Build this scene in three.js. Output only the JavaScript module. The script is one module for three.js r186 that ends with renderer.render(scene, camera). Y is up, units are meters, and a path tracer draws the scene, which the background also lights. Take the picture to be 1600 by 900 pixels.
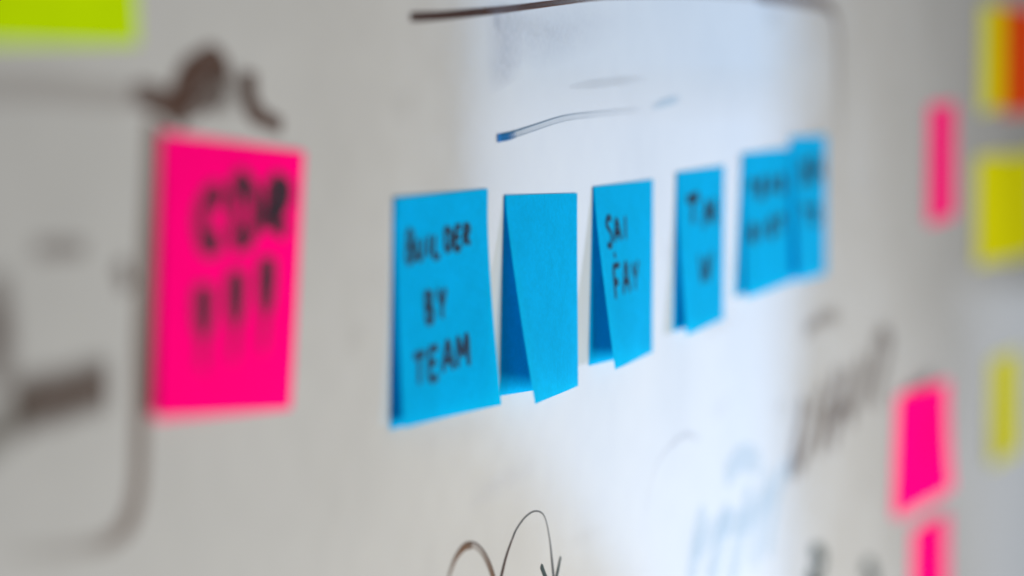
import * as THREE from 'three';
import { mergeGeometries } from 'three/addons/utils/BufferGeometryUtils.js';
import { RectAreaLightUniformsLib } from 'three/addons/lights/RectAreaLightUniformsLib.js';
RectAreaLightUniformsLib.init();

// ---------------------------------------------------------------- camera, room light, exposure
// The board's face is the plane z = 0 (x along it, y up); the lens stands 32 cm in front and looks along it.
const scene = new THREE.Scene();
const camera = new THREE.PerspectiveCamera(15.08, 16 / 9, 0.05, 60);
camera.position.set(0, 1.4, 0.3176);
camera.lookAt(0.91596, 1.4 - 0.08789, 0.3176 - 0.39153);
camera.focus = 0.838;
camera.userData.fStop = 2.7;
scene.add(camera);

const renderer = new THREE.WebGLRenderer({ antialias: true });
renderer.setSize(1024, 576);
renderer.toneMapping = THREE.LinearToneMapping;
renderer.toneMappingExposure = 1;
renderer.shadowMap.enabled = true;
scene.background = new THREE.Color().setRGB(0.17, 0.17, 0.166);      // the dim light of the room around

function areaLight(color, intensity, w, h, at, to) {
  const l = new THREE.RectAreaLight(color, intensity, w, h);
  l.position.set(...at); l.lookAt(...to); scene.add(l);
  return l;
}
// the wide lamp in front of the board
areaLight(new THREE.Color().setRGB(1, 0.985, 0.955), 18.2, 0.62, 0.44, [0.97, 0.87, 0.75], [0.96, 1.1, 0]);

// ---------------------------------------------------------------- helpers
let seed = 7;
const rnd = () => { seed = (seed * 1664525 + 1013904223) >>> 0; return seed / 4294967296; };
const jit = (a) => (rnd() * 2 - 1) * a;
const MM = 0.001, BY = 1.4;
const used = {};
function numbered(name) {
  const n = used[name] = (used[name] ?? -1) + 1;
  return n ? `${name}_${String(n).padStart(3, '0')}` : name;
}
function tag(o, label, category, group) {
  o.userData.label = label; o.userData.category = category;
  if (group) o.userData.group = group;
}
function mesh(name, geometry, material, parent) {
  const m = new THREE.Mesh(geometry, material);
  m.name = name; m.castShadow = m.receiveShadow = true; parent.add(m);
  return m;
}
function noise2(size, cells, rand) {                                   // smooth tiling value noise, -1..1
  const g = new Float32Array(cells * cells).map(() => rand() * 2 - 1), out = new Float32Array(size * size);
  for (let j = 0; j < size; j++) for (let i = 0; i < size; i++) {
    const x = i / size * cells, y = j / size * cells, x0 = Math.floor(x), y0 = Math.floor(y);
    let fx = x - x0, fy = y - y0; fx = fx * fx * (3 - 2 * fx); fy = fy * fy * (3 - 2 * fy);
    const at = (a, b) => g[((b % cells) * cells) + (a % cells)];
    out[j * size + i] = (at(x0, y0) * (1 - fx) + at(x0 + 1, y0) * fx) * (1 - fy) + (at(x0, y0 + 1) * (1 - fx) + at(x0 + 1, y0 + 1) * fx) * fy;
  }
  return out;
}
function texture(size, pixel, srgb) {
  const d = new Uint8Array(size * size * 4);
  for (let k = 0; k < size * size; k++) {
    const p = pixel(k, k % size, Math.floor(k / size));
    for (let c = 0; c < 3; c++) d[k * 4 + c] = Math.max(0, Math.min(255, p[c] * 255));
    d[k * 4 + 3] = 255;
  }
  const t = new THREE.DataTexture(d, size, size);
  t.wrapS = t.wrapT = THREE.RepeatWrapping; t.magFilter = THREE.LinearFilter; t.minFilter = THREE.LinearMipmapLinearFilter; t.generateMipmaps = true;
  if (srgb) t.colorSpace = THREE.SRGBColorSpace;
  t.needsUpdate = true;
  return t;
}

// ---------------------------------------------------------------- materials
const nA = noise2(512, 5, rnd), nB = noise2(512, 19, rnd), nC = noise2(512, 90, rnd), nD = noise2(512, 240, rnd);
const boardMap = texture(512, (k) => { const v = 0.955 + 0.02 * nA[k] + 0.018 * nB[k] + 0.008 * nC[k]; return [v, v, v * 0.995]; }, true);
const boardRough = texture(512, (k) => { const v = 0.5 + 0.22 * nA[k] + 0.18 * nB[k] + 0.06 * nC[k]; return [v, v, v]; });
const boardMat = new THREE.MeshPhysicalMaterial({ color: new THREE.Color().setRGB(0.42, 0.416, 0.408), map: boardMap, roughness: 0.15, roughnessMap: boardRough, ior: 1.5 });
const paperMap = texture(512, (k) => { const v = 0.962 + 0.016 * nA[k] + 0.012 * nB[k] + 0.018 * nC[k] + 0.022 * nD[k]; return [v, v, v]; }, true);
const paperBump = texture(512, (k) => { const v = 0.5 + 0.2 * nC[k] + 0.3 * nD[k]; return [v, v, v]; });
const paper = (r, g, b, through = 0.12) => new THREE.MeshPhysicalMaterial({ color: new THREE.Color().setRGB(r, g, b), specularIntensity: 0.03, transmission: through, thickness: 0, map: paperMap, bumpMap: paperBump, bumpScale: 0.00004, roughness: 1, side: THREE.DoubleSide });
const PAPER = {
  blue: paper(0.0, 0.52, 0.9, 0.5), pink: paper(1.0, 0.0, 0.19), lime: paper(0.5, 0.72, 0.0), yellow: paper(0.8, 0.76, 0.0), orange: paper(0.9, 0.075, 0.005),
};
const metal = new THREE.MeshStandardMaterial({ color: 0xb4b6b8, metalness: 0.9, roughness: 0.4 });
const plastic = new THREE.MeshStandardMaterial({ color: 0x55585a, roughness: 0.5 });
// felt-tip ink: streaks run along the stroke, vertex alpha thins it out where the pen ran dry
const streak = texture(256, (k, i, j) => { const n = nD[(j * 2) * 512 + ((i >> 4) * 2)], e = Math.min(1, Math.min(j, 255 - j) / 14); const v = (0.86 + 0.2 * n) * (0.35 + 0.65 * e); return [v, v, v]; });
const dry = texture(256, (k, i, j) => {
  const y = j / 255, edge = Math.exp(-(((y - 0.14) / 0.07) ** 2)) + 0.7 * Math.exp(-(((y - 0.84) / 0.06) ** 2));
  const v = 0.16 + 0.9 * edge + 0.1 * nC[(j * 2) * 512 + ((i >> 3) * 2)]; return [v, v, v];
});
const dryTop = texture(256, (k, i, j) => {
  const y = j / 255, v = 0.24 + Math.exp(-(((y - 0.86) / 0.08) ** 2)) + 0.4 * Math.exp(-(((y - 0.14) / 0.06) ** 2)) + 0.1 * nC[(j * 2) * 512 + ((i >> 3) * 2)]; return [v, v, v];
});
const soft = texture(256, (k, i, j) => { const y = Math.abs(j / 255 * 2 - 1), v = Math.max(0, 1 - y) ** 0.8 * (0.85 + 0.25 * nB[(j * 2) * 512 + i * 2]); return [v, v, v]; });
const ink = (r, g, b, alphaMap = streak) => new THREE.MeshPhysicalMaterial({ color: new THREE.Color().setRGB(r, g, b), roughness: 0.7, specularIntensity: 0.25, transparent: true, alphaMap, vertexColors: true, side: THREE.DoubleSide });
const INK = {
  black: ink(0.012, 0.014, 0.02), brown: ink(0.03, 0.01, 0.005), dryBrown: ink(0.07, 0.026, 0.01, dry), umber: ink(0.07, 0.034, 0.022), haze: ink(0.06, 0.032, 0.02, soft), sepia: ink(0.1, 0.05, 0.024),
  blue: ink(0.0, 0.11, 0.34), dryBlue: ink(0.0, 0.075, 0.17, dryTop), paleBlue: ink(0.2, 0.4, 0.62), teal: ink(0.02, 0.035, 0.035), slate: ink(0.035, 0.04, 0.045), smear: ink(0.26, 0.3, 0.42, soft), smudge: ink(0.07, 0.055, 0.035, soft),
};

// a marker stroke: points [x, y, width = w, alpha = 1] in mm, mapped to the surface by place(x, y, lift)
let lift = 0;
function stroke(points, w, place, alpha = 1, round = true) {
  const c = new THREE.CatmullRomCurve3(points.map((p) => new THREE.Vector3(p[0], p[1], 0)), false, 'centripetal');
  const seg = Math.max(6, (points.length - 1) * 9), pos = [], col = [], uv = [], idx = [];
  lift = (lift + 1) % 40;
  const up = 0.16 + lift * 0.006;
  let run = 0, last = null;
  for (let s = 0; s <= seg; s++) {
    const t = s / seg, f = t * (points.length - 1), i = Math.min(points.length - 2, Math.floor(f)), r = f - i;
    const p = c.getPoint(t), d = c.getTangent(t), get = (k, v) => (points[i][k] ?? v) * (1 - r) + (points[i + 1][k] ?? v) * r;
    if (last) run += p.distanceTo(last); last = p;
    let h = get(2, w) / 2;
    const a = get(3, alpha), along = Math.min(t, 1 - t) * seg;
    if (round) h *= along < 1 ? 0.62 + 0.38 * along : 1;
    for (const side of [-1, -0.33, 0.33, 1]) {
      const q = place(p.x - d.y * h * side, p.y + d.x * h * side, up);
      pos.push(q[0], q[1], q[2]); col.push(1, 1, 1, a); uv.push(run / 40, 0.5 + side * 0.48);
    }
    if (s) for (let k = 0; k < 3; k++) { const b = s * 4 + k, e = b - 4; idx.push(e, b, e + 1, e + 1, b, b + 1); }
  }
  const g = new THREE.BufferGeometry();
  g.setAttribute('position', new THREE.Float32BufferAttribute(pos, 3));
  g.setAttribute('color', new THREE.Float32BufferAttribute(col, 4));
  g.setAttribute('uv', new THREE.Float32BufferAttribute(uv, 2));
  g.setIndex(idx); g.computeVertexNormals();
  return g;
}
// hand-drawn capitals: strokes in a box 1 wide, 1 high
const GLYPH = {
  A: [[[0, 0], [0.45, 1], [0.95, 0]], [[0.2, 0.38], [0.78, 0.4]]], B: [[[0.08, 0], [0.1, 1]], [[0.1, 1], [0.75, 0.85], [0.55, 0.55], [0.15, 0.52], [0.8, 0.35], [0.7, 0.05], [0.05, 0]]],
  C: [[[0.9, 0.85], [0.5, 1], [0.1, 0.55], [0.35, 0.05], [0.9, 0.12]]], D: [[[0.1, 0], [0.1, 1], [0.7, 0.85], [0.85, 0.4], [0.55, 0.05], [0.05, 0]]],
  E: [[[0.15, 1], [0.12, 0], [0.85, 0.03]], [[0.1, 1], [0.85, 1.02]], [[0.15, 0.52], [0.7, 0.55]]], F: [[[0.15, 1], [0.12, 0]], [[0.1, 1], [0.9, 1.03]], [[0.15, 0.5], [0.7, 0.54]]],
  I: [[[0.5, 0], [0.52, 1]]], L: [[[0.15, 1], [0.12, 0], [0.85, 0.02]]], M: [[[0, 0], [0.15, 1], [0.5, 0.4], [0.85, 1.05], [1, 0]]],
  O: [[[0.5, 1], [0.05, 0.6], [0.35, 0], [0.9, 0.35], [0.75, 0.9], [0.45, 1]]], R: [[[0.1, 0], [0.12, 1]], [[0.1, 1], [0.8, 0.82], [0.6, 0.52], [0.15, 0.48], [0.9, 0]]],
  S: [[[0.9, 0.9], [0.4, 1], [0.15, 0.75], [0.75, 0.4], [0.6, 0.02], [0.05, 0.1]]], T: [[[0.5, 1], [0.48, 0]], [[0, 0.98], [1, 1.03]]], U: [[[0.1, 1], [0.12, 0.2], [0.5, 0], [0.88, 0.25], [0.9, 1]]],
  W: [[[0, 1], [0.25, 0], [0.5, 0.7], [0.75, 0], [1, 1]]], Y: [[[0.05, 1], [0.5, 0.5], [0.92, 1]], [[0.5, 0.5], [0.45, 0]]], ' ': [],
  '!': [[[0.5, 1.1, 1.2], [0.5, 0.7, 1.1], [0.5, 0.4, 0.8]], [[0.5, 0.1, 0.5], [0.5, -0.06, 0.5]]],
};
// one word as one mesh; (x, y) its lower left corner, h letter height, cw letter pitch, rise the slope of its line
function word(text, x, y, h, cw, rise, w, place, alpha = 1, fill = 0.78) {
  const out = [];
  [...text].forEach((ch, i) => {
    const x0 = x + i * cw + jit(cw * 0.05), y0 = y + i * cw * rise + jit(h * 0.05), hh = h * (1 + jit(0.08)), sl = 0.06 + jit(0.05);
    for (const s of GLYPH[ch]) out.push(stroke(s.map(([a, b, k]) => [x0 + (a * fill + b * sl) * cw + jit(cw * 0.03), y0 + b * hh + jit(h * 0.025), w * (k ?? 1) * (1 + jit(0.12)), alpha * (1 - rnd() * 0.2)]), w, place));
  });
  return mergeGeometries(out);
}

// ---------------------------------------------------------------- the whiteboard
const board = new THREE.Group(); board.name = numbered('whiteboard'); board.position.set(1.0, BY, 0); scene.add(board);
tag(board, 'glossy grey-white whiteboard with brown marker lines behind all the sticky notes', 'whiteboard');
const BX = 1.0, W = 2.6, H = 1.3;
{
  const g = new THREE.PlaneGeometry(W, H, 1, 1), uv = g.attributes.uv;
  for (let i = 0; i < uv.count; i++) uv.setXY(i, uv.getX(i) * W / 0.9, uv.getY(i) * H / 0.9);
  const back = new THREE.BoxGeometry(W, H, 0.016); back.translate(0, 0, -0.0085);
  mesh('writing_surface', g, boardMat, board);
  mesh('backing', back, plastic, board);
  const rail = (w, h, x, y) => { const b = new THREE.BoxGeometry(w, h, 0.024); b.translate(x, y, -0.006); mesh('frame_rail', b, metal, board); };
  rail(W + 0.04, 0.02, 0, H / 2 + 0.01); rail(W + 0.04, 0.02, 0, -H / 2 - 0.01); rail(0.02, H, -W / 2 - 0.01, 0); rail(0.02, H, W / 2 + 0.01, 0);
}
const onBoard = (x, y, up) => [x * MM - BX, y * MM, up * MM];
const draw = (name, list, material) => mesh(name, mergeGeometries(list), material, board);
const S = (pts, w, a, round) => stroke(pts, w, onBoard, a, round);

// the box drawn round the blue notes: thick where the pen was set down, running dry as it goes
draw('marker_line', [S([[656.5, 26.1, 2.7, 1], [660, 26.3, 3.2, 1], [668, 26.7, 3.3, 1], [682, 27.5, 3.1, 1], [708, 29.4, 3.0, 1], [728, 30.9, 2.7, 0.9], [745, 32.3, 2.4, 0.95], [768, 34.4, 2.1, 0.85], [800, 37.2, 1.7, 0.6], [840, 40.2, 1.4, 0.2]], 2.6)], INK.brown);
draw('marker_line', [S([[715, 30.2, 2.9, 0.5], [730, 31.1, 2.9, 0.95], [752, 32.9, 2.7, 1], [790, 36.2, 2.5, 1], [830, 39.6, 2.4, 0.9], [866, 41.8], [950, 46.2], [1050, 49.5]], 2.4, 0.8)], INK.dryBrown);
draw('marker_line', [S([[1050, 49.5], [1132, 50.5], [1180, 50.2], [1203, 46], [1212, 37], [1215, 18, 6, 0.4], [1217, 0, 6, 0.25], [1220, -24, 6, 0.05]], 6, 0.6)], INK.umber);
// the box on the left with the rounded corner, and what is written in it
draw('marker_line', [S([[395, 2], [447, 1.9], [469, 0.6], [491, -0.3]], 7, 0.17)], INK.sepia);
draw('marker_line', [S([[499, -6], [497, -25], [494, -46], [491, -70], [490, -90], [488.5, -104], [484.5, -112], [476, -115.8, 5, 0.45], [462, -115.4, 4, 0.2], [430, -111, 4, 0.06]], 7, 0.62)], INK.sepia);
draw('handwriting', [
  S([[489, 0.6, 6, 0.4], [496, 0, 8], [503, -1.6, 8], [512, -2.2, 8]], 8, 0.85), S([[508, -8], [511, -2], [515, 4], [521, 8]], 10, 0.95), S([[516, 5], [523, 9, 8], [530, 10.5, 8], [535, 8, 7], [535, 4, 7]], 8, 0.9),
  S([[513, -2], [520, 2], [527, 5.5], [534, 7]], 8, 0.7), S([[514, -5], [521, -3, 6], [529, 0]], 6, 0.6), S([[534, 4], [532, 0], [527, -3]], 6, 0.5), S([[550, 7], [550, 2], [552, -3.5], [558, -6.4, 6], [569, -9, 5]], 9, 0.85),
], INK.umber);
draw('handwriting', [S([[526, -2, 14, 0.3], [534, 1, 16, 0.42], [543, 2, 16, 0.4], [552, 0, 12, 0.2]], 14, 1, false)], INK.haze);
draw('handwriting', [S([[434, -76], [445, -75], [455, -75.4], [464, -74.6], [475, -75]], 17, 1, false)], INK.haze);
draw('handwriting', [S([[428, -42, 14, 0.4], [429, -56], [429, -70, 14, 0.5]], 15, 0.9, false)], INK.haze);
draw('faded_marker_streak', [S([[405, -86, 16, 0.6], [424, -81, 16, 0.7], [446, -76, 12, 0.1]], 16, 1, false)], INK.smudge);
draw('handwriting', [S([[444, -37.5], [455, -38], [466, -38.8]], 5, 0.36)], INK.umber);
draw('handwriting', [S([[482, -43], [483.5, -47], [485.5, -51]], 6, 0.55)], INK.umber);
// the tops of the letters below the notes
draw('handwriting', [S([[683.5, -173, 1.6, 0.45], [687.5, -167.2, 1.8, 0.8], [692.3, -163.2, 2.3, 0.95], [699.5, -160.9, 2.9, 1], [706, -161.4, 2.9, 0.6]], 2), S([[703, -160.9, 2.8, 0.3], [708, -162, 2.7, 0.3], [713.4, -164.8, 2.6, 0.35], [719, -169.6, 2.5, 0.6], [724, -176, 2.4, 0.9], [728, -183, 2.3, 0.95]], 2)], INK.sepia);
draw('handwriting', [S([[699.5, -159.9, 0.5, 0.4], [707, -160.6, 0.6, 0.8], [714, -163.8, 0.6, 0.8], [720, -168.6, 0.6, 0.8], [725, -174.8, 0.7, 0.9], [729.4, -183, 0.8, 0.9]], 0.6)], INK.brown);
draw('handwriting', [S([[729.6, -184, 2.4, 1], [732.8, -178, 2.0, 1], [737, -172, 1.5, 1], [741.5, -167.5, 1.1, 0.95], [746, -163.8, 0.9, 0.5]], 1)], INK.brown);
draw('handwriting', [S([[743, -166.2, 0.8, 0.5], [746, -163.8, 0.85, 0.9], [755.4, -160.2, 0.75, 0.8], [765.6, -159.6, 0.7, 0.65], [774.5, -163, 0.9, 0.5], [780, -172.6, 1.4, 0.5], [783, -183.4, 2, 0.75], [785.5, -193, 2, 0.9]], 1)], INK.slate);
draw('handwriting', [S([[771.5, -182], [775.5, -187], [780, -192]], 2.6, 0.97), S([[792, -182.5, 2, 0.7], [789, -187.5], [785.5, -193]], 2.4, 0.9)], INK.teal);
// blue marks inside the bright part of the board
draw('blue_marker_dash', [S([[728.6, -15.4], [732, -15.2], [738, -14.9, 3, 1], [742, -14.7, 2.9, 0.6], [747, -14.2, 2.6, 0.1]], 3.1, 1)], INK.blue);
draw('blue_marker_dash', [S([[732, -15, 2.8, 0.9], [743, -14.3, 2.9, 0.85], [761.5, -12.3, 2.9, 0.6], [794, -8.8, 2.8, 0.42], [836, -7.2, 2.6, 0.25], [882, -6, 2.5, 0.1]], 2.8)], INK.dryBlue);
draw('blue_marker_dash', [S([[896, -5.2, 3, 0.08], [910, -3.4, 4, 0.28], [926, -1.9, 4, 0.3], [936, -1, 3, 0.08]], 4)], INK.paleBlue);
draw('faded_marker_streak', [S([[800, 3.6, 2, 0.05], [825, 4.8, 4, 0.09], [860, 6.4, 4, 0.09], [890, 7.4, 2, 0.03]], 3)], INK.slate);
draw('eraser_smear', [S([[735, 34, 34, 0.1], [735, 22, 34, 0.2], [736, 10, 34, 0.22], [737.5, 3.5, 34, 0.05]], 29, 1, false)], INK.smear);
draw('eraser_smear', [S([[730, 25, 26, 0.02], [751, 23, 26, 0.14], [775, 23, 26, 0.14], [810, 27, 24, 0.1], [880, 34, 18, 0]], 22, 1, false)], INK.smear);
draw('eraser_smear', [S([[726, 31, 6, 0.1], [729, 27, 8, 0.3], [731, 22, 6, 0.05]], 7, 1, false)], INK.smear);
draw('faded_handwriting', [
  S([[955, -230], [964, -208], [976, -196]], 14, 0.2), S([[985, -234], [1002, -214], [1016, -202]], 15, 0.22), S([[1018, -242], [1036, -216], [1052, -198]], 16, 0.21), S([[1056, -240], [1070, -212], [1086, -194]], 15, 0.18),
  S([[1008, -186], [1034, -180], [1066, -188]], 14, 0.2), S([[1080, -240], [1100, -206], [1122, -196]], 12, 0.26), S([[962, -214], [1000, -208], [1050, -214], [1090, -206]], 13, 0.14),
], INK.paleBlue);
draw('faded_handwriting', [S([[940, -246], [970, -240], [1010, -248], [1060, -254]], 10, 0.25)], INK.paleBlue);
draw('faded_handwriting', [S([[893, -184, 3, 0.05], [897, -173, 3, 0.1], [908, -163, 3, 0.14], [928, -157.5, 4, 0.2], [950, -156, 4, 0.3], [966, -161, 4, 0.12]], 3)], INK.smear);
for (let i = 0; i < 26; i++) {                                           // ghosts of wiped writing and eraser streaks, barely there
  const x = 470 + rnd() * 900, y = -270 + rnd() * 330, l = 20 + rnd() * 60, a = 0.03 + rnd() * 0.05;
  draw('eraser_streak', [S([[x, y, 6, 0], [x + l * 0.4, y + jit(6), 9 + rnd() * 10, a], [x + l, y + jit(9), 6, 0]], 9, 1, false)], i % 3 ? INK.haze : INK.smear);
}
// writing on the right, rising to the pink note
draw('handwriting', [
  S([[1136, -196], [1150, -174], [1160, -155]], 17, 0.62), S([[1150, -194], [1174, -182], [1194, -164]], 16, 0.51), S([[1176, -168], [1192, -158], [1206, -156]], 14, 0.39), S([[1196, -192], [1214, -168], [1234, -148]], 19, 0.62), S([[1222, -192], [1244, -168], [1258, -150]], 19, 0.62),
  S([[1214, -176], [1240, -172], [1268, -176]], 14, 0.47), S([[1262, -186], [1278, -164], [1292, -147]], 19, 0.62), S([[1294, -178], [1308, -160], [1322, -150]], 19, 0.58), S([[1326, -182], [1342, -162], [1360, -140]], 20, 0.70), S([[1318, -146], [1336, -139], [1356, -141]], 17, 0.55),
].map((g) => g.translate(-0.012, -0.009, 0)), INK.haze);
draw('handwriting', [S([[1150, -128], [1176, -125], [1204, -124.5], [1220, -127]], 12, 0.36, false)], INK.haze);
draw('handwriting', [S([[1168, -254], [1184, -257], [1194, -264], [1178, -271], [1168, -262]], 9, 1), S([[1160, -268], [1182, -276], [1190, -290]], 9, 0.9)], INK.teal);
draw('handwriting', [S([[1290, -288], [1308, -291], [1318, -302]], 11, 0.85), S([[1298, -305], [1318, -301], [1325, -312]], 10, 0.7)], INK.teal);

// ---------------------------------------------------------------- sticky notes
// A sheet from four corners [x, y, z] in mm on the board: stuck flat along the top, curling away below (power = how early)
function sheetAt(c, power, start = 0.12, bow = 0) {
  const [TL, TR, BR, BL] = c;
  return (u, v, up = 0) => {                                           // u to the right, v downwards, both 0..1
    const s = Math.max(0, (v - start) / (1 - start)) ** power, mix = (k) => (TL[k] * (1 - u) + TR[k] * u) * (1 - v) + (BL[k] * (1 - u) + BR[k] * u) * v;
    const top = TL[2] * (1 - u) + TR[2] * u, low = BL[2] * (1 - u) + BR[2] * u;
    return [mix(0), mix(1), top + (low - top) * s + bow * Math.sin(Math.PI * u) * s + 0.22 * s * Math.sin(u * 5.1 + TL[0]) * Math.sin(v * 4.3 + TL[1]) + up];
  };
}
function sheetGeometry(at, ox, oy, N = 18) {
  const pos = [], uv = [], idx = [];
  for (let j = 0; j <= N; j++) for (let i = 0; i <= N; i++) {
    const p = at(i / N, j / N);
    pos.push((p[0] - ox) * MM, (p[1] - oy) * MM, p[2] * MM); uv.push(i / N * 0.6 + ox * 0.013, j / N * 0.6 + oy * 0.017);
  }
  for (let j = 0; j < N; j++) for (let i = 0; i < N; i++) { const a = j * (N + 1) + i, b = a + N + 1; idx.push(a, b, a + 1, a + 1, b, b + 1); }
  const g = new THREE.BufferGeometry();
  g.setAttribute('position', new THREE.Float32BufferAttribute(pos, 3)); g.setAttribute('uv', new THREE.Float32BufferAttribute(uv, 2));
  g.setIndex(idx); g.computeVertexNormals();
  return g;
}
// corners: top left, top right, bottom right, bottom left; back: the sheet lying flat behind, if there is one
function note({ label, group, colour, c, back, power = 1.6, start = 0.12, bow = 0, text }) {
  const t = new THREE.Group(); t.name = numbered('sticky_note'); scene.add(t);
  const ox = (c[0][0] + c[1][0]) / 2, oy = (c[0][1] + c[1][1]) / 2;
  t.position.set(ox * MM, BY + oy * MM, 0); tag(t, label, 'sticky note', group);
  const at = sheetAt(c, power, start, bow);
  mesh(back ? 'front_sheet' : 'sheet', sheetGeometry(at, ox, oy), PAPER[colour], t);
  if (back) mesh('back_sheet', sheetGeometry(sheetAt(back, 1.5), ox, oy, 8), PAPER[colour], t);
  // handwriting is laid out on the sheet in mm (76 x 76, origin lower left) and follows its curl
  const place = (x, y, up) => { const p = at(x / 76, 1 - y / 76, up); return [(p[0] - ox) * MM, (p[1] - oy) * MM, p[2] * MM]; };
  for (const [m, list] of text?.(place) ?? []) mesh('handwriting', mergeGeometries(list), INK[m], t);
  return t;
}
const flat = (c, z = 0.25) => c.map(([x, y]) => [x, y, z]);
const BLUE = 'blue sticky notes in a row', PINK = 'pink sticky notes', YELLOW = 'yellow sticky notes';

note({ label: 'lime yellow sticky note cut off by the top left corner, dark writing on it', group: YELLOW, colour: 'lime', power: 1.4,
  c: [[412, 91, 0.5], [489, 92, 0.5], [491, 13.5, 0.6], [411, 12, 0.8]],
  text: (p) => [['black', [word('CAR', 12, 24, 24, 18, 0.03, 4.5, p)]]] });
note({ label: 'large near pink sticky note with black writing and three exclamation marks', group: PINK, colour: 'pink', start: 0.05, power: 1.3,
  c: [[502, -9.6, 0.6], [582, -16.8, 0.6], [572, -94, 0.8], [494, -86.4, 2.6]], back: flat([[502, -10], [581, -17], [571, -93.5], [497, -86.8]]),
  text: (p) => [['black', [word('CDR', 19, 46, 15.5, 17.5, 0.15, 6.6, p, 1)]], ['black', [0, 1, 2].map((i) => stroke([[23 + i * 17, 36 + i * 4.2, 9, 1], [23.2 + i * 17, 30 + i * 4.2, 11, 1], [23.4 + i * 17, 23.5 + i * 3.6, 8.5, 1], [23.4 + i * 17, 21 + i * 3.2, 5, 0.5], [23 + i * 17, 14 + i * 2.4, 4.4, 0.3], [23 + i * 17, 11.5 + i * 2.4, 4.4, 0.1]], 6, p))]] });

note({ label: 'first blue sticky note from the left, three lines of black handwriting', group: BLUE, colour: 'blue', power: 1.35, bow: -0.6,
  c: [[643.5, -33.4, 0.9], [719.5, -33.4, 0.6], [717.2, -111.4, 6.7], [641.2, -109.4, 4.4]], back: flat([[643, -33.6], [718.5, -33.6], [716, -109.5], [639.8, -110.2]]),
  text: (p) => [['black', [word('B', 7.5, 54.5, 10.5, 8, 0.03, 2.3, p, 1), word('UIL', 15.5, 54.5, 7, 7, 0.03, 2.4, p, 1), word('DER', 38, 56.5, 7.2, 8, 0.05, 2.5, p, 1)]], ['black', [word('BY', 21, 33, 10, 9, 0.05, 2.6, p, 1)]], ['black', [word('TEAM', 9, 13.5, 10.5, 11.6, 0.07, 2.6, p, 1)]]] });
note({ label: 'blank blue sticky note with its lower left corner lifted, no writing', group: BLUE, colour: 'blue', power: 1.18, start: 0.02,
  c: [[735.4, -36.4, 0.7], [808, -38.6, 0.6], [806.5, -115.8, 1.6], [732.4, -112.8, 13.8]], back: flat([[735, -36.8], [807.5, -38.9], [806.5, -115], [731.5, -110.4]]) });
note({ label: 'third blue sticky note, lifted lower left corner and two short lines of writing', group: BLUE, colour: 'blue', power: 1.15, start: 0.02,
  c: [[826.2, -36.8, 0.7], [898.5, -36.3, 0.6], [897.5, -112, 1.3], [825.5, -111, 10.4]], back: flat([[826, -37.3], [898, -36.7], [897, -111.6], [822.3, -109.6]]),
  text: (p) => [['black', [word('S', 9, 50, 13.5, 11, 0.04, 2.6, p, 1), word('AI', 21, 52, 9, 11, 0.04, 2.7, p, 1)]], ['black', [word('FAY', 13, 28, 13, 14, 0.06, 2.9, p, 1), stroke([[18, 46], [20, 46.6]], 2.6, p)]]] });
note({ label: 'fourth blue sticky note, standing alone between two gaps with blurred writing', group: BLUE, colour: 'blue', power: 1.3, start: 0.05,
  c: [[931, -34.3, 0.7], [1001, -33.2, 0.6], [999, -107, 1.4], [931, -108, 5.4]], back: flat([[930.5, -34.8], [1000.5, -33.6], [999, -107.2], [927, -106]]),
  text: (p) => [['black', [word('TM', 14, 50, 12, 26, -0.1, 4.6, p, 0.95)]], ['black', [word('W', 28, 23, 12, 30, 0.05, 4.4, p, 0.8)]]] });
note({ label: 'fifth blue sticky note, just left of the rightmost blue note', group: BLUE, colour: 'blue', power: 1.3, start: 0.05,
  c: [[1030, -28.2, 0.7], [1113, -27.1, 0.6], [1112, -98, 2.6], [1030, -99.7, 3.2]], back: flat([[1030, -28.6], [1113, -27.6], [1112, -98.6], [1020, -98]]),
  text: (p) => [['black', [word('TEAS', 8, 52, 8, 16, 0.02, 4, p, 0.9)]], ['black', [word('RIOT', 6, 28, 8.5, 16, 0.02, 4.4, p, 0.95)]]] });
note({ label: 'sixth blue sticky note, rightmost of the blue row', group: BLUE, colour: 'blue', power: 1.2, start: 0.02,
  c: [[1115, -21.7, 0.9], [1188, -21.8, 0.6], [1188.5, -99.4, 1.2], [1114.5, -97.8, 6.6]], back: flat([[1114.6, -22], [1187.5, -22.2], [1188, -99.8], [1112, -98.2]]),
  text: (p) => [['black', [word('SEA', 14, 52, 10, 20, 0.02, 4.6, p, 0.95)]], ['black', [word('TO', 16, 28, 9, 24, 0.02, 4.4, p, 0.95)]]] });

note({ label: 'narrow-looking pink sticky note far right, above the others, right of the blue row', group: PINK, colour: 'pink',
  c: [[1453, -6, 0.6], [1533, -5, 0.6], [1536, -84.5, 1.2], [1453, -86.5, 1.4]] });
note({ label: 'middle far pink sticky note with its right side lifted, beside brown handwriting', group: PINK, colour: 'pink', start: 0,
  c: [[1372, -192.5, 0.8], [1472, -193, 12], [1464, -266, 18], [1364, -270.5, 1.5]] });
note({ label: 'lowest pink sticky note, cut off by the bottom edge', group: PINK, colour: 'pink',
  c: [[1424, -289, 0.6], [1522, -294, 3], [1524, -370, 4], [1424, -366, 1]] });
note({ label: 'yellow sticky note at top right, next to the orange note', group: YELLOW, colour: 'yellow',
  c: [[1626, 67, 0.6], [1708, 70, 0.6], [1710, -9, 1], [1628, -12.5, 1]] });
note({ label: 'orange sticky note at the top right edge', colour: 'orange',
  c: [[1708, 70, 0.8], [1880, 72, 0.8], [1884, -13, 1.4], [1710, -14, 1.4]] });
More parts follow.
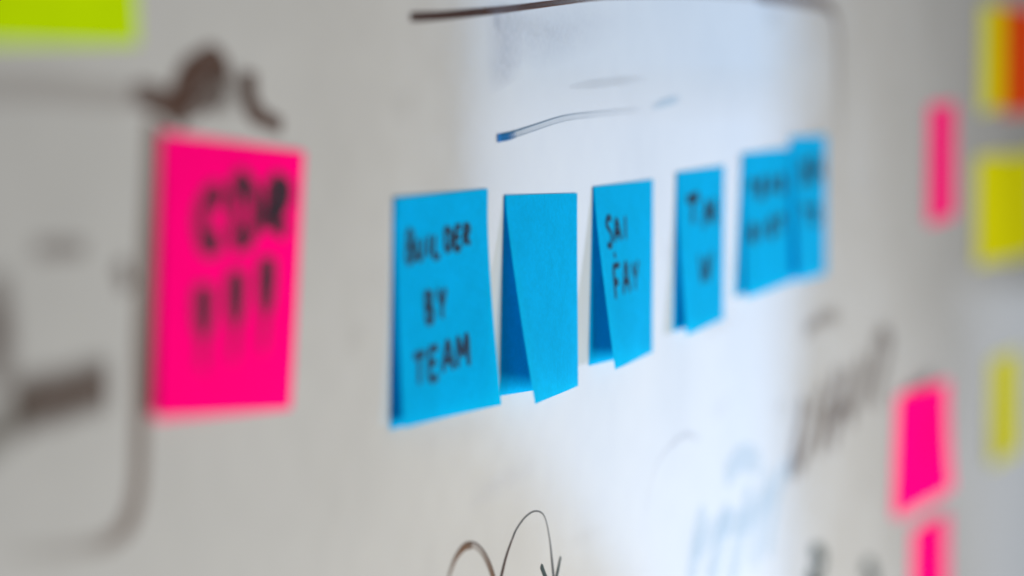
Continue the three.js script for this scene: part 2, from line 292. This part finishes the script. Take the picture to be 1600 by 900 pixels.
note({ label: 'left one of two yellow sticky notes side by side at the right edge', group: YELLOW, colour: 'yellow',
  c: [[1616, -45, 0.6], [1716, -45, 0.6], [1718, -128, 2.5], [1618, -126, 2]] });
note({ label: 'right one of two yellow sticky notes side by side, cut off by the right edge', group: YELLOW, colour: 'yellow',
  c: [[1714, -47, 1.2], [1880, -48, 1.2], [1884, -132, 3.4], [1716, -130, 3]] });
note({ label: 'lower right yellow sticky note standing alone below the others', group: YELLOW, colour: 'yellow',
  c: [[1690, -204, 0.6], [1812, -209, 0.6], [1816, -294, 2], [1690, -288, 2]] });

// ---------------------------------------------------------------- the bright window across the room that the board mirrors
{
  const w = new THREE.Group(); w.name = numbered('window'); w.position.set(4.0, 0.1, 1.1415); scene.add(w);
  tag(w, 'tall bright window, seen as the pale blue reflection in the whiteboard', 'window');
  const wide = 0.655, tall = 2.1;
  const pane = new THREE.PlaneGeometry(wide, tall); pane.rotateY(-Math.PI / 2); pane.translate(0, tall / 2, 0);
  mesh('pane', pane, new THREE.MeshStandardMaterial({ color: 0x111111, emissive: new THREE.Color().setRGB(0.6, 0.8, 1), emissiveIntensity: 0.4, roughness: 1 }), w);
  const bar = (x, y, z, h, d) => { const b = new THREE.BoxGeometry(x, h, d); b.translate(0.01, y, z); mesh('frame', b, plastic, w); };
  for (const s of [-1, 1]) bar(0.06, tall / 2, s * (wide / 2 + 0.03), tall + 0.12, 0.06);
  for (const y of [-0.03, tall + 0.03]) bar(0.06, y, 0, 0.06, wide);
  // a curtain gathered at the jamb that spreads out towards the floor
  const pos = [], idx = [], NU = 36, NV = 24;
  for (let j = 0; j <= NV; j++) for (let i = 0; i <= NU; i++) {
    const v = j / NV, u = i / NU, y = tall * (1 - v), e = Math.min(1, Math.max(0, (0.78 - y) / 0.5)), inner = wide / 2 - 0.01 - 0.42 * e ** 0.9;
    pos.push(-0.1 - 0.025 * Math.sin(u * 34 + 2 * v), y, inner + u * (wide / 2 + 0.35 - inner));
  }
  for (let j = 0; j < NV; j++) for (let i = 0; i < NU; i++) { const a = j * (NU + 1) + i, b = a + NU + 1; idx.push(a, b, a + 1, a + 1, b, b + 1); }
  const cg = new THREE.BufferGeometry(); cg.setAttribute('position', new THREE.Float32BufferAttribute(pos, 3)); cg.setIndex(idx); cg.computeVertexNormals();
  mesh('curtain', cg, new THREE.MeshStandardMaterial({ color: 0xb9b4aa, roughness: 0.95, side: THREE.DoubleSide }), w);
  // the sky in the lower panes is brighter than what the transom shows
  areaLight(new THREE.Color().setRGB(0.36, 0.6, 1), 2.05, wide, 1.3, [3.985, 0.75, 1.1415], [0, 0.75, 1.1415]);
  areaLight(new THREE.Color().setRGB(0.24, 0.54, 1), 1.75, wide, 0.78, [3.985, 1.8, 1.1415], [0, 1.8, 1.1415]);
  const low = new THREE.PlaneGeometry(0.46, 1.0); low.rotateY(-Math.PI / 2); low.translate(0, 0.46, -0.9);
  mesh('side_pane', low, new THREE.MeshStandardMaterial({ color: 0x111111, emissive: new THREE.Color().setRGB(0.7, 0.85, 1), emissiveIntensity: 0.08, roughness: 1 }), w);
  areaLight(new THREE.Color().setRGB(0.8, 0.87, 0.97), 0.72, 0.46, 1.0, [3.985, 0.56, 0.2415], [0, 0.56, 0.2415]);
}
renderer.render(scene, camera);
